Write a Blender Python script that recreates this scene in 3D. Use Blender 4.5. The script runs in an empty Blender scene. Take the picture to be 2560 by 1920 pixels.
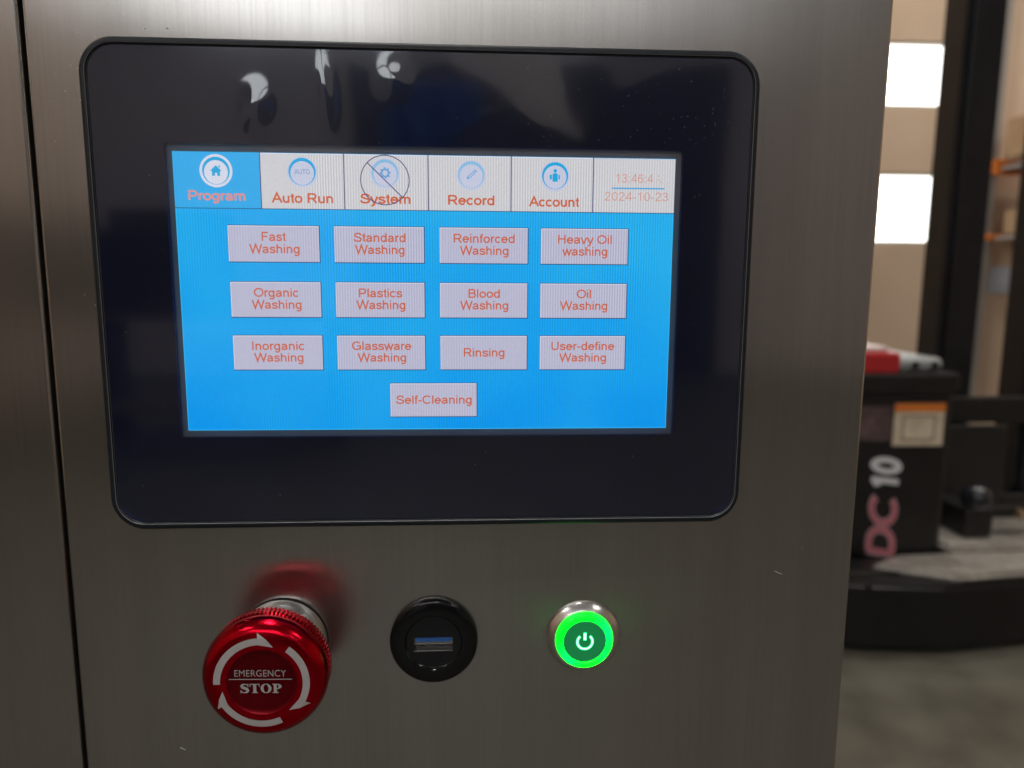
import bpy, bmesh, math, random
from mathutils import Vector, Matrix, noise

S = bpy.context.scene
PI = math.pi
random.seed(7)

# ------------------------------------------------------------------ camera
cam_d = bpy.data.cameras.new("camera")
cam = bpy.data.objects.new("camera", cam_d)
S.collection.objects.link(cam)
RX = Vector((0.998381, -0.056572, 0.005964))          # image right
FW = Vector((0.056844, 0.988103, -0.142900))          # view direction
RX = (RX - FW * RX.dot(FW)).normalized(); FW.normalize()
UP = RX.cross(FW).normalized()
M = Matrix((RX, UP, -FW)).transposed().to_4x4()
M.translation = Vector((0.01283, -0.23009, 0.00503))
cam.matrix_world = M
cam_d.sensor_width = 36.0
cam_d.lens = 36.0 * 1797.185 / 2560.0
cam_d.clip_start = 0.005
cam_d.clip_end = 60
cam_d.dof.use_dof = True
cam_d.dof.focus_distance = 0.231
cam_d.dof.aperture_fstop = 10.0
S.camera = cam

# ------------------------------------------------------------------ world, exposure
w = bpy.data.worlds.new("World"); S.world = w; w.use_nodes = True
bg = w.node_tree.nodes["Background"]
bg.inputs[0].default_value = (0.75, 0.86, 1.0, 1); bg.inputs[1].default_value = 0.4
S.view_settings.view_transform = 'Standard'
S.view_settings.look = 'None'
S.view_settings.exposure = 0.0
S.view_settings.gamma = 1.0
S.cycles.max_bounces = 8
S.cycles.transparent_max_bounces = 12
S.cycles.sample_clamp_indirect = 6.0

# ------------------------------------------------------------------ helpers
def lin(r, g, b):
    f = lambda c: (c/255/12.92 if c/255 <= .04045 else ((c/255+.055)/1.055)**2.4)
    return (f(r), f(g), f(b), 1.0)

def mat(name, col, rough=.5, metal=0.0, emit=None, estr=1.0, spec=.5, coat=0.0, aniso=0.0, ior=1.5):
    m = bpy.data.materials.new(name); m.use_nodes = True
    b = m.node_tree.nodes["Principled BSDF"]
    b.inputs["Base Color"].default_value = (*col[:3], 1)
    b.inputs["Roughness"].default_value = rough
    b.inputs["Metallic"].default_value = metal
    b.inputs["Specular IOR Level"].default_value = spec
    b.inputs["IOR"].default_value = ior
    b.inputs["Coat Weight"].default_value = coat
    b.inputs["Anisotropic"].default_value = aniso
    if emit:
        b.inputs["Emission Color"].default_value = (*emit[:3], 1)
        b.inputs["Emission Strength"].default_value = estr
    return m

def nodes(m):
    nt = m.node_tree
    return nt, nt.nodes, nt.links, nt.nodes["Principled BSDF"]

def noise_var(m, scale, lo, hi, detail=5, stretch=(1, 1, 1), rough=None, bump=None, coord='Object'):
    """mottle the base colour between two colours, and optionally roughness and relief"""
    nt, N, L, b = nodes(m)
    tc = N.new("ShaderNodeTexCoord"); mp = N.new("ShaderNodeMapping"); mp.inputs["Scale"].default_value = stretch
    L.new(tc.outputs[coord], mp.inputs[0])
    nz = N.new("ShaderNodeTexNoise"); nz.inputs["Scale"].default_value = scale; nz.inputs["Detail"].default_value = detail
    L.new(mp.outputs[0], nz.inputs["Vector"])
    r = N.new("ShaderNodeValToRGB"); r.color_ramp.elements[0].position = .3; r.color_ramp.elements[1].position = .7
    r.color_ramp.elements[0].color = (*lo[:3], 1); r.color_ramp.elements[1].color = (*hi[:3], 1)
    L.new(nz.outputs["Fac"], r.inputs[0]); L.new(r.outputs[0], b.inputs["Base Color"])
    if rough:
        mr = N.new("ShaderNodeMapRange"); mr.inputs[3].default_value = rough[0]; mr.inputs[4].default_value = rough[1]
        L.new(nz.outputs["Fac"], mr.inputs[0]); L.new(mr.outputs[0], b.inputs["Roughness"])
    if bump:
        bp = N.new("ShaderNodeBump"); bp.inputs["Strength"].default_value = bump[0]; bp.inputs["Distance"].default_value = bump[1]
        L.new(nz.outputs["Fac"], bp.inputs["Height"]); L.new(bp.outputs[0], b.inputs["Normal"])
    return m

def link(name, me, material, parent=None, smooth=False, sharp=40, flat=True):
    o = bpy.data.objects.new(name, me); S.collection.objects.link(o)
    if material: me.materials.append(material)
    if smooth:
        for p in me.polygons: p.use_smooth = True
        me.set_sharp_from_angle(angle=math.radians(sharp))
        if flat:
            for p in me.polygons:
                if abs(p.normal.y) > .99995 or abs(p.normal.x) > .99995 or abs(p.normal.z) > .99995: p.use_smooth = False
    if parent: o.parent = parent
    return o

def obj(name, bm, material, parent=None, smooth=False, sharp=40, label=None, recalc=True):
    if recalc: bmesh.ops.recalc_face_normals(bm, faces=bm.faces)
    me = bpy.data.meshes.new(name); bm.to_mesh(me); bm.free()
    o = link(name, me, material, parent, smooth, sharp)
    if label: o["label"] = label
    return o

def tag(o, label=None, cat=None, group=None, kind=None):
    if label: o["label"] = label
    if cat: o["category"] = cat
    if group: o["group"] = group
    if kind: o["kind"] = kind
    return o

def thing(name, label, cat, loc=(0, 0, 0), group=None):
    o = bpy.data.objects.new(name, None); S.collection.objects.link(o); o.location = loc
    o.empty_display_size = .01
    return tag(o, label, cat, group)

def box(bm, x0, x1, y0, y1, z0, z1, bev=0.0, seg=2):
    vs = bmesh.ops.create_cube(bm, size=1)["verts"]
    bmesh.ops.transform(bm, verts=vs, matrix=Matrix.Translation(((x0+x1)/2, (y0+y1)/2, (z0+z1)/2)) @ Matrix.Diagonal((x1-x0, y1-y0, z1-z0, 1)))
    if bev:
        es = list({e for v in vs for e in v.link_edges})
        bmesh.ops.bevel(bm, geom=es, offset=bev, segments=seg, affect='EDGES', profile=.5)
    return bm

def BM(): return bmesh.new()
def bx(*a, **k): return box(BM(), *a, **k)

def prism(bm, pts, y0, y1):
    """polygon in x,z extruded from y0 (front) to y1 (back)"""
    f = [bm.verts.new((p[0], y0, p[1])) for p in pts]; b = [bm.verts.new((p[0], y1, p[1])) for p in pts]
    n = len(pts); bm.faces.new(f); bm.faces.new(b[::-1])
    for i in range(n): bm.faces.new((f[i], b[i], b[(i+1) % n], f[(i+1) % n]))
    return bm

def lathe(bm, prof, cx, cz, n=96, rfun=None):
    """revolve (r, y) profile about the y axis through (cx, cz); r = 0 closes the cap"""
    rings = []
    for k, (r, y) in enumerate(prof):
        if r == 0: rings.append([bm.verts.new((cx, y, cz))]); continue
        rings.append([bm.verts.new((cx + (r + (rfun(k, i) if rfun else 0))*math.cos(2*PI*i/n), y, cz + (r + (rfun(k, i) if rfun else 0))*math.sin(2*PI*i/n))) for i in range(n)])
    for a, b in zip(rings, rings[1:]):
        for i in range(n):
            j = (i+1) % n
            if len(a) == 1 and len(b) == 1: continue
            if len(a) == 1: bm.faces.new((a[0], b[i], b[j]))
            elif len(b) == 1: bm.faces.new((a[i], a[j], b[0]))
            else: bm.faces.new((a[i], a[j], b[j], b[i]))
    return bm

def rrect(x0, x1, z0, z1, r, n=10):
    out = []
    for cx, cz, a0 in ((x1-r, z1-r, 0), (x0+r, z1-r, 90), (x0+r, z0+r, 180), (x1-r, z0+r, 270)):
        for i in range(n+1):
            a = math.radians(a0 + 90*i/n); out.append((cx + r*math.cos(a), cz + r*math.sin(a)))
    return out

def loft(bm, loops, cap_first=False, cap_last=False):
    """loops: list of (points, y)"""
    R = [[bm.verts.new((p[0], y, p[1])) for p in pts] for pts, y in loops]
    n = len(R[0])
    for a, b in zip(R, R[1:]):
        for i in range(n): bm.faces.new((a[i], a[(i+1) % n], b[(i+1) % n], b[i]))
    if cap_first: bm.faces.new(R[0])
    if cap_last: bm.faces.new(R[-1])
    return bm

def annulus(bm, cx, cz, ri, ro, y, a0=0, a1=360, n=64, thick=.00006, dz=0.0):
    """flat ring or arc; dz lowers the inner circle to make a crescent"""
    N = n; full = abs(a1-a0) >= 360
    A, B = [], []
    for i in range(N + (0 if full else 1)):
        a = math.radians(a0 + (a1-a0)*i/N)
        A.append((cx+ri*math.cos(a), cz+dz+ri*math.sin(a))); B.append((cx+ro*math.cos(a), cz+ro*math.sin(a)))
    va = [bm.verts.new((p[0], y, p[1])) for p in A]; vb = [bm.verts.new((p[0], y, p[1])) for p in B]
    m = len(va)
    for i in range(m if full else m-1):
        j = (i+1) % m; bm.faces.new((va[i], vb[i], vb[j], va[j]))
    return bm

def disc(bm, cx, cz, r, y, n=48):
    bm.faces.new([bm.verts.new((cx+r*math.cos(2*PI*i/n), y, cz+r*math.sin(2*PI*i/n))) for i in range(n)]); return bm

def poly(bm, pts, y):
    bm.faces.new([bm.verts.new((p[0], y, p[1])) for p in pts]); return bm

def rect(bm, x0, x1, z0, z1, y): return poly(bm, [(x0, z0), (x1, z0), (x1, z1), (x0, z1)], y)

# ---- lettering from Blender's built-in font
def text_geo(s, bold=0.0, shear=0.0, sp=1.0):
    c = bpy.data.curves.new("t", 'FONT'); c.body = s; c.size = 1; c.offset = bold; c.shear = shear; c.space_character = sp
    c.fill_mode = 'FRONT' if hasattr(c, 'fill_mode') else c.fill_mode
    o = bpy.data.objects.new("t", c); S.collection.objects.link(o)
    bpy.context.view_layer.update()
    dg = bpy.context.evaluated_depsgraph_get()
    e = o.evaluated_get(dg); me = e.to_mesh()
    V = [(v.co.x, v.co.y) for v in me.vertices]; F = [tuple(p.vertices) for p in me.polygons]
    e.to_mesh_clear(); bpy.data.objects.remove(o); bpy.data.curves.remove(c)
    return V, F
_cap = None
def cap_height():
    global _cap
    if _cap is None:
        V, _ = text_geo("H"); _cap = max(v[1] for v in V) - min(v[1] for v in V)
    return _cap

def put_text(bm, s, x0, x1, zb, cap, y, bold=0.0, shear=0.0, rot=0.0, sp=1.06, pivot=None):
    """lettering with its left and right ends at x0, x1, base line zb, capitals cap high"""
    V, F = text_geo(s, bold, shear, sp)
    a = min(v[0] for v in V); b = max(v[0] for v in V)
    k = cap / cap_height(); kx = (x1-x0)/(b-a)
    P = [(x0 + (v[0]-a)*kx, zb + v[1]*k) for v in V]
    if rot:
        px, pz = pivot or ((x0+x1)/2, zb)
        c, sn = math.cos(rot), math.sin(rot)
        P = [(px + (p[0]-px)*c - (p[1]-pz)*sn, pz + (p[0]-px)*sn + (p[1]-pz)*c) for p in P]
    vs = [bm.verts.new((p[0], y, p[1])) for p in P]
    for f in F:
        try: bm.faces.new([vs[i] for i in f])
        except ValueError: pass
    return bm
AW = dict(zip("abcdefghijklmnopqrstuvwxyz", [.556,.556,.5,.556,.556,.278,.556,.556,.222,.222,.5,.222,.833,.556,.556,.556,.556,.333,.5,.278,.556,.5,.722,.5,.5,.5]))
AW.update({' ': .278, '-': .333, 'F': .611, 'W': .944, 'S': .667, 'R': .722, 'H': .722, 'O': .778, 'P': .667, 'B': .667, 'I': .278, 'G': .778, 'U': .722, 'C': .722, 'A': .667})
def awidth(s): return sum(AW[c] for c in s) - .08

# ---- plain grotesque lettering for the display, each letter a set of strokes in em units (capitals .716 high)
def _arc(cx, cy, rx, ry, a0, a1, n=14):
    return [(cx+rx*math.cos(math.radians(a0+(a1-a0)*i/n)), cy+ry*math.sin(math.radians(a0+(a1-a0)*i/n))) for i in range(n+1)]
_B = .671; _b = .045; _x = .474; _m = .26
_bowl = lambda cx: _arc(cx, _m, .185, .215, 0, 360, 24)
_GL = {
 'o': [_arc(.278, _m, .205, .215, 0, 360, 24)],
 'a': [[(.085, .375)] + _arc(.265, .345, .165, .13, 150, 0) + [(.43, .10), (.50, .045)], [(.43, .30), (.30, .275), (.16, .25), (.095, .19), (.085, .13), (.12, .07), (.21, .042), (.33, .065), (.43, .16)]],
 'b': [[(.11, 0), (.11, .716)], _bowl(.295)],
 'd': [[(.45, 0), (.45, .716)], _bowl(.265)],
 'p': [[(.11, -.21), (.11, .519)], _bowl(.295)],
 'g': [[(.44, .519), (.44, -.02)] + _arc(.265, -.02, .175, .15, 0, -150), _bowl(.258)],
 'c': [_arc(.27, _m, .195, .215, 42, 318, 20)],
 'e': [[(.08, .28), (.475, .28)] + _arc(.278, _m, .197, .215, 5, 318, 22)],
 'f': [[(.13, 0), (.13, .58), (.16, .65), (.22, .675), (.285, .665)], [(.02, .48), (.25, .48)]],
 'h': [[(.11, 0), (.11, .716)], [(.11, .30)] + _arc(.275, .31, .165, .165, 170, 0) + [(.44, 0)]],
 'n': [[(.11, 0), (.11, .519)], [(.11, .30)] + _arc(.275, .31, .165, .165, 170, 0) + [(.44, 0)]],
 'm': [[(.11, 0), (.11, .519)], [(.11, .32)] + _arc(.26, .34, .15, .135, 170, 0) + [(.41, 0)], [(.41, .32)] + _arc(.56, .34, .15, .135, 170, 0) + [(.71, 0)]],
 'u': [[(.44, .519), (.44, 0)], [(.11, .519), (.11, .20)] + _arc(.27, .20, .16, .158, 180, 350)],
 'r': [[(.11, 0), (.11, .519)], [(.11, .32), (.16, .43), (.23, .474), (.33, .455)]],
 'i': [[(.11, 0), (.11, .519)], [(.11, .62), (.11, .716)]],
 'l': [[(.11, 0), (.11, .716)]],
 't': [[(.15, .67), (.15, .11), (.18, .05), (.26, .042)], [(.02, .48), (.26, .48)]],
 's': [[(.435, .375), (.38, .45), (.25, .478), (.12, .44), (.09, .365), (.14, .30), (.26, .27), (.39, .225), (.435, .15), (.39, .07), (.25, .040), (.11, .07), (.07, .155)]],
 'v': [[(.03, .519), (.25, .02), (.47, .519)]],
 'y': [[(.03, .519), (.25, .03)], [(.47, .519), (.23, -.10), (.16, -.165), (.06, -.165)]],
 'w': [[(.03, .519), (.20, .03), (.36, .50), (.52, .03), (.69, .519)]],
 'A': [[(.02, 0), (.333, .70), (.645, 0)], [(.14, .26), (.53, .26)]],
 'B': [[(.12, 0), (.12, .716)], [(.12, _B), (.40, _B)] + _arc(.40, .525, .15, .146, 90, -90, 8) + [(.12, .379)], [(.40, .379)] + _arc(.42, .212, .165, .167, 90, -90, 10) + [(.12, _b)]],
 'C': [_arc(.38, .358, .31, .313, 42, 318, 22)],
 'F': [[(.12, 0), (.12, .716)], [(.12, _B), (.57, _B)], [(.12, .36), (.51, .36)]],
 'G': [_arc(.39, .358, .32, .313, 45, 330, 22) + [(.69, .14), (.69, .34), (.42, .34)]],
 'H': [[(.12, 0), (.12, .716)], [(.60, 0), (.60, .716)], [(.12, .385), (.60, .385)]],
 'I': [[(.14, 0), (.14, .716)]],
 'O': [_arc(.389, .358, .325, .313, 0, 360, 28)],
 'P': [[(.12, 0), (.12, .716)], [(.12, _B), (.40, _B)] + _arc(.41, .49, .17, .181, 90, -90, 10) + [(.12, .309)]],
 'R': [[(.12, 0), (.12, .716)], [(.12, _B), (.42, _B)] + _arc(.44, .50, .165, .171, 90, -90, 10) + [(.12, .329)], [(.36, .329), (.46, .26), (.65, 0)]],
 'S': [[(.585, .50), (.54, .62), (.43, .668), (.32, .675), (.18, .64), (.115, .53), (.16, .435), (.30, .38), (.46, .335), (.58, .265), (.60, .17), (.53, .08), (.36, .040), (.18, .065), (.095, .14), (.075, .23)]],
 'U': [[(.12, .716), (.12, .25)] + _arc(.36, .26, .24, .215, 180, 360) + [(.60, .716)]],
 'W': [[(.02, .716), (.235, .04), (.47, .69), (.705, .04), (.92, .716)]],
 'T': [[(.30, 0), (.30, .69)], [(.02, _B), (.59, _B)]],
 'D': [[(.12, 0), (.12, .716)], [(.12, _B), (.34, _B)] + _arc(.36, .358, .28, .313, 90, -90, 16) + [(.12, _b)]],
 '0': [_arc(.278, .358, .195, .315, 0, 360, 28)],
 '1': [[(.33, 0), (.33, .716)], [(.33, .66), (.25, .58), (.13, .53)]],
 '2': [[(.09, .50), (.11, .60), (.19, .665), (.29, .675), (.42, .63), (.46, .52), (.41, .40), (.22, .22), (.09, .05), (.50, .05)]],
 '3': [[(.09, .53), (.14, .64), (.26, .675), (.40, .63), (.44, .53), (.39, .42), (.24, .38)], [(.24, .38), (.40, .34), (.475, .21), (.41, .08), (.26, .04), (.13, .08), (.075, .19)]],
 '4': [[(.39, 0), (.39, .70), (.05, .21), (.52, .21)]],
 '6': [_arc(.285, .235, .19, .195, 0, 360, 22), [(.455, .56), (.40, .65), (.29, .675), (.16, .62), (.095, .47), (.09, .25)]],
 ':': [[(.13, 0), (.13, .10)], [(.13, .42), (.13, .519)]],
 '-': [[(.04, .26), (.29, .26)]], ' ': [],
}
AW.update({'T': .611, 'D': .722, **{d: .556 for d in "0123456789"}, ':': .278})
def put_sans(bm, s, x0, x1, zb, cap, y, wd=.088, shear=0.0, fn=None):
    """draw s between x0 and x1 as flat strokes"""
    k = cap/.716; tot = sum(AW[c] for c in s); pen = 0; P = []
    lo, hi = 1e9, -1e9
    for c in s:
        for path in _GL[c]:
            pts = [(pen+p[0], p[1]) for p in path]; P.append(pts)
            lo = min(lo, min(p[0] for p in pts)-wd/2); hi = max(hi, max(p[0] for p in pts)+wd/2)
        pen += AW[c]
    kx = (x1-x0)/(hi-lo)
    for n_, pts in enumerate(P):
        closed = math.hypot(pts[0][0]-pts[-1][0], pts[0][1]-pts[-1][1]) < 1e-4
        q = pts[:-1] if closed else pts; m = len(q); A = []; B = []
        for i in range(m):
            a = q[(i-1) % m] if closed or i else q[i]; c_ = q[(i+1) % m] if closed or i < m-1 else q[i]
            d1 = Vector((q[i][0]-a[0], q[i][1]-a[1])); d2 = Vector((c_[0]-q[i][0], c_[1]-q[i][1]))
            if d1.length < 1e-9: d1 = d2
            if d2.length < 1e-9: d2 = d1
            d1.normalize(); d2.normalize(); t = d1+d2
            if t.length < 1e-6: t = d1
            t.normalize(); mit = min(1/max(.25, t.dot(d1)), 3.2)
            nx, nz_ = -t.y*wd/2*mit, t.x*wd/2*mit
            A.append((q[i][0]+nx, q[i][1]+nz_)); B.append((q[i][0]-nx, q[i][1]-nz_))
        tr_ = lambda p: (x0 + (p[0]-lo+shear*p[1])*kx, zb + p[1]*k)
        if fn: mk = lambda p: bm.verts.new(fn(tr_(p)[0], tr_(p)[1], n_))
        else: mk = lambda p: bm.verts.new((tr_(p)[0], y-.0000012*(n_ % 5), tr_(p)[1]))
        va = [mk(p) for p in A]; vb = [mk(p) for p in B]
        for i in range(m if closed else m-1):
            j = (i+1) % m; bm.faces.new((va[i], va[j], vb[j], vb[i]))
    return bm

# ------------------------------------------------------------------ materials
def steel_mat(name, base=(.475, .452, .425), rough=.215):
    m = mat(name, base, rough, .95, aniso=.88)
    nt, N, L, b = nodes(m)
    tc = N.new("ShaderNodeTexCoord")
    def stretched(sc, scale, detail):
        mp = N.new("ShaderNodeMapping"); mp.inputs["Scale"].default_value = sc
        L.new(tc.outputs["Object"], mp.inputs[0])
        nz = N.new("ShaderNodeTexNoise"); nz.inputs["Scale"].default_value = scale; nz.inputs["Detail"].default_value = detail
        L.new(mp.outputs[0], nz.inputs["Vector"]); return nz
    fine = stretched((1500, 40, 16), 1.0, 3)          # vertical brush lines
    broad = stretched((90, 10, 4), 1.0, 4)            # wider polishing bands
    blot = stretched((1, 1, 1), 9.0, 3)              # finger grease and haze
    mr = N.new("ShaderNodeMapRange"); mr.inputs[1].default_value = .15; mr.inputs[2].default_value = .85
    mr.inputs[3].default_value = rough-.03; mr.inputs[4].default_value = rough+.05
    L.new(blot.outputs["Fac"], mr.inputs[0]); L.new(mr.outputs[0], b.inputs["Roughness"])
    mixn = N.new("ShaderNodeMath"); mixn.operation = 'ADD'
    L.new(fine.outputs["Fac"], mixn.inputs[0]); L.new(broad.outputs["Fac"], mixn.inputs[1])
    cr = N.new("ShaderNodeValToRGB")
    cr.color_ramp.elements[0].position = .35; cr.color_ramp.elements[1].position = .68
    cr.color_ramp.elements[0].color = (*[c*.92 for c in base], 1); cr.color_ramp.elements[1].color = (*[min(1, c*1.06) for c in base], 1)
    half = N.new("ShaderNodeMath"); half.operation = 'MULTIPLY'; half.inputs[1].default_value = .5
    L.new(mixn.outputs[0], half.inputs[0]); L.new(half.outputs[0], cr.inputs[0]); L.new(cr.outputs[0], b.inputs["Base Color"])
    bp = N.new("ShaderNodeBump"); bp.inputs["Strength"].default_value = .10; bp.inputs["Distance"].default_value = .00004
    L.new(fine.outputs["Fac"], bp.inputs["Height"]); L.new(bp.outputs[0], b.inputs["Normal"])
    tv = N.new("ShaderNodeCombineXYZ"); tv.inputs[0].default_value = 1.0; tv.inputs[2].default_value = 0
    L.new(tv.outputs[0], b.inputs["Tangent"])
    return m
M_steel = steel_mat("brushed_steel")
M_steel_plain = mat("machined_steel", (.62, .61, .60), .25, 1.0)
M_black_gap = mat("gap_black", (.004, .004, .004), .8)
M_bezel = noise_var(mat("bezel_plastic", (.008, .012, .020), .42), 900, (.006, .010, .016), (.011, .016, .026), bump=(.15, .0001))
M_ink = noise_var(mat("glass_ink", (.03, .04, .1), .12, spec=.5), 30, (.026, .033, .082), (.031, .039, .098))
M_surround = noise_var(mat("display_surround", (.10, .085, .085), .5), 60, (.24, .215, .22), (.29, .26, .26))
M_red = mat("red_anodised", (.62, .004, .018), .22, 1.0)
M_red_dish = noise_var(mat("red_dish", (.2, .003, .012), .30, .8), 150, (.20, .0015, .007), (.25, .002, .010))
M_print = mat("printed_grey", lin(196, 190, 190), .5)
M_black_gloss = noise_var(mat("black_gloss", (.006, .006, .007), .14, spec=.35), 400, (.005, .005, .006), (.009, .009, .010))
M_black_matte = mat("black_matte", (.006, .006, .008), .5)
M_slot = mat("slot_dark", (.002, .002, .002), .7)
M_blue_tongue = mat("blue_plastic", (.04, .17, .55), .5)
M_gold = mat("contact_metal", (.10, .09, .06), .5, 1.0)

def screen_mat(name, rgb, k=1.0, moire=0.0):
    c = lin(*rgb)
    m = mat(name, (.01, .01, .01), .35, emit=c, estr=k, spec=.2)
    nt, N, L, b = nodes(m)
    tc = N.new("ShaderNodeTexCoord")
    # the display's own cell columns beat faintly in the middle and right of the picture
    wv = N.new("ShaderNodeTexWave"); wv.wave_type = 'BANDS'; wv.bands_direction = 'X'; wv.inputs["Scale"].default_value = 1/.00084/6.2832*6.2832/ (2*PI) * 2
    wv.inputs["Distortion"].default_value = .6; wv.inputs["Detail"].default_value = 1; wv.inputs["Detail Scale"].default_value = 60
    L.new(tc.outputs["Object"], wv.inputs["Vector"])
    nz = N.new("ShaderNodeTexNoise"); nz.inputs["Scale"].default_value = 26; nz.inputs["Detail"].default_value = 1
    mp = N.new("ShaderNodeMapping"); mp.inputs["Scale"].default_value = (1, 1, .35); mp.inputs["Location"].default_value = (.37, 0, .1)
    L.new(tc.outputs["Object"], mp.inputs[0]); L.new(mp.outputs[0], nz.inputs["Vector"])
    gr = N.new("ShaderNodeTexWhiteNoise"); gr.noise_dimensions = '3D'
    sn = N.new("ShaderNodeVectorMath"); sn.operation = 'SNAP'; sn.inputs[1].default_value = (.00033, 1, .00033)
    L.new(tc.outputs["Object"], sn.inputs[0]); L.new(sn.outputs[0], gr.inputs["Vector"])
    mk = N.new("ShaderNodeMapRange"); mk.inputs[1].default_value = .40; mk.inputs[2].default_value = .62
    mk.inputs[3].default_value = 0; mk.inputs[4].default_value = .42*moire
    L.new(nz.outputs["Fac"], mk.inputs[0])
    a = N.new("ShaderNodeMath"); a.operation = 'SUBTRACT'; a.inputs[1].default_value = .5; L.new(wv.outputs["Fac"], a.inputs[0])
    mu = N.new("ShaderNodeMath"); mu.operation = 'MULTIPLY'; L.new(a.outputs[0], mu.inputs[0]); L.new(mk.outputs[0], mu.inputs[1])
    g2 = N.new("ShaderNodeMath"); g2.operation = 'MULTIPLY_ADD'; g2.inputs[1].default_value = .07; g2.inputs[2].default_value = -.035 + 1.0
    L.new(gr.outputs["Value"], g2.inputs[0])
    sm = N.new("ShaderNodeMath"); sm.operation = 'ADD'; L.new(mu.outputs[0], sm.inputs[0]); L.new(g2.outputs[0], sm.inputs[1])
    st = N.new("ShaderNodeMath"); st.operation = 'MULTIPLY'; st.inputs[1].default_value = k; L.new(sm.outputs[0], st.inputs[0])
    L.new(st.outputs[0], b.inputs["Emission Strength"])
    return m
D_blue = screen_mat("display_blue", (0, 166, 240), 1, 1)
# viewing-angle paling painted into the glow colour: paler towards the top, deeper below
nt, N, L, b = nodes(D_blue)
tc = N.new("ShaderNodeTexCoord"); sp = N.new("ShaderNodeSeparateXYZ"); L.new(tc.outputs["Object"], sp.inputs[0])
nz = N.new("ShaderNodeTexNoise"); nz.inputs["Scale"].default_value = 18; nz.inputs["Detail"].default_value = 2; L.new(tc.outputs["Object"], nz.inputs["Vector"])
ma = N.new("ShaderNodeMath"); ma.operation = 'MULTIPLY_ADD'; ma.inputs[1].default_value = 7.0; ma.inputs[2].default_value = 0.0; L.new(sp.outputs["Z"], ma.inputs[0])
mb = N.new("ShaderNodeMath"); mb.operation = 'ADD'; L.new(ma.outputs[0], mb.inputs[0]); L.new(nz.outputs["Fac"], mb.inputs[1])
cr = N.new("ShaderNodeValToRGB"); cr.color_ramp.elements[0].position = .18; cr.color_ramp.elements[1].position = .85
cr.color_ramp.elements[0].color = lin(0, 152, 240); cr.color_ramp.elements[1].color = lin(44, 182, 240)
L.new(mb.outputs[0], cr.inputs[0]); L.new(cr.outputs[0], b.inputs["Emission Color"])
D_tabblue = screen_mat("display_tab_blue", (52, 172, 236), 1, .3)
D_white = screen_mat("display_white", (208, 208, 213), 1, 1)
D_btn = screen_mat("display_lavender", (188, 188, 212), 1, 1)
D_text = screen_mat("display_orange", (206, 104, 70), 1, .5)
D_text_thin = screen_mat("display_pale_orange", (216, 148, 134), 1, .5)
D_text_pink = screen_mat("display_pink_orange", (226, 146, 138), 1, .3)
D_dark = screen_mat("display_dark_line", (40, 70, 120), 1, 0)
D_sep = screen_mat("display_separator", (92, 84, 128), 1, 0)
D_hi = screen_mat("display_highlight", (226, 226, 240), 1, 0)
D_cyan = screen_mat("display_cyan", (30, 168, 224), 1, .3)
D_pale = screen_mat("display_pale_blue", (140, 190, 226), 1, .3)
D_lilac = screen_mat("display_lilac", (200, 204, 226), 1, .3)
D_line = screen_mat("display_line_blue", (60, 165, 225), 1, .3)

# ------------------------------------------------------------------ the hall (structure)
FZ = -1.20           # floor
M_floor = noise_var(mat("concrete_floor", (.2, .2, .17), .7), 6, (.080, .074, .058), (.130, .122, .097), 10, rough=(.3, .6), bump=(.2, .01))
M_wall = noise_var(mat("wall_beige", (.5, .4, .28), .8), 1.3, (.56, .415, .30), (.66, .50, .37), 6)
M_wall_low = noise_var(mat("wall_cream", (.5, .42, .28), .8), 1.5, (.50, .42, .27), (.58, .49, .32), 6)
M_ceil = noise_var(mat("ceiling_grey", (.45, .45, .46), .85), 1.0, (.38, .38, .40), (.48, .48, .50))
XL, XR, YB, YF, CZ = -4.8, 7.0, -9.0, 4.30, 4.4
tag(obj("floor", bx(XL, XR, YB, YF, FZ-.1, FZ), M_floor), kind="structure")
tag(obj("ceiling", bx(XL, XR, YB, YF, CZ, CZ+.1), M_ceil), kind="structure")
M_pane = mat("daylit_pane", (.8, .8, .8), .3, emit=(1.0, .99, .95), estr=3.0)
M_frame = mat("window_frame_white", (.62, .60, .55), .5)

def wall_with_holes(name, y0, y1, holes, m, zlow=None):
    """wall in x,z with rectangular holes, built as a grid of boxes welded in one mesh"""
    xs = sorted({XL, XR, *[h[0] for h in holes], *[h[1] for h in holes]})
    zs = sorted({FZ, CZ, *[h[2] for h in holes], *[h[3] for h in holes]})
    bm = BM()
    for a, b in zip(xs, xs[1:]):
        for c, d in zip(zs, zs[1:]):
            mx, mz = (a+b)/2, (c+d)/2
            if any(h[0] < mx < h[1] and h[2] < mz < h[3] for h in holes): continue
            box(bm, a, b, y0, y1, c, d)
    bmesh.ops.remove_doubles(bm, verts=bm.verts, dist=1e-5)
    return tag(obj(name, bm, m), kind="structure")

M_pane_rear = mat("daylit_pane_rear", (.8, .8, .8), .3, emit=(.90, .95, 1.0), estr=6.0)
def window(x0, x1, z0, z1, y, label, mull=0, inward=-1, group=None):
    t = thing("window", label, "window", ((x0+x1)/2, y, z0), group)
    ox, oy, oz = t.location
    bm = BM(); f = .018
    for a, b, c, d in ((x0, x1, z0, z0+f), (x0, x1, z1-f, z1), (x0, x0+f, z0+f, z1-f), (x1-f, x1, z0+f, z1-f)):
        box(bm, a-ox, b-ox, -.03, .03, c-oz, d-oz)
    obj("frame", bm, M_frame, t)
    n = mull+1; wd = (x1-x0-2*f)/n
    for i in range(n):
        a = x0+f+i*wd
        if i: obj("mullion", bx(a-.014-ox, a+.014-ox, -.025, .025, z0+f-oz, z1-f-oz), M_frame, t)
        obj("pane", bx(a+(.014 if i else 0)-ox, a+wd-(.014 if i < n-1 else 0)-ox, -.004, .004, z0+f-oz, z1-f-oz), M_pane if y > 0 else M_pane_rear, t)
    return t

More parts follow.
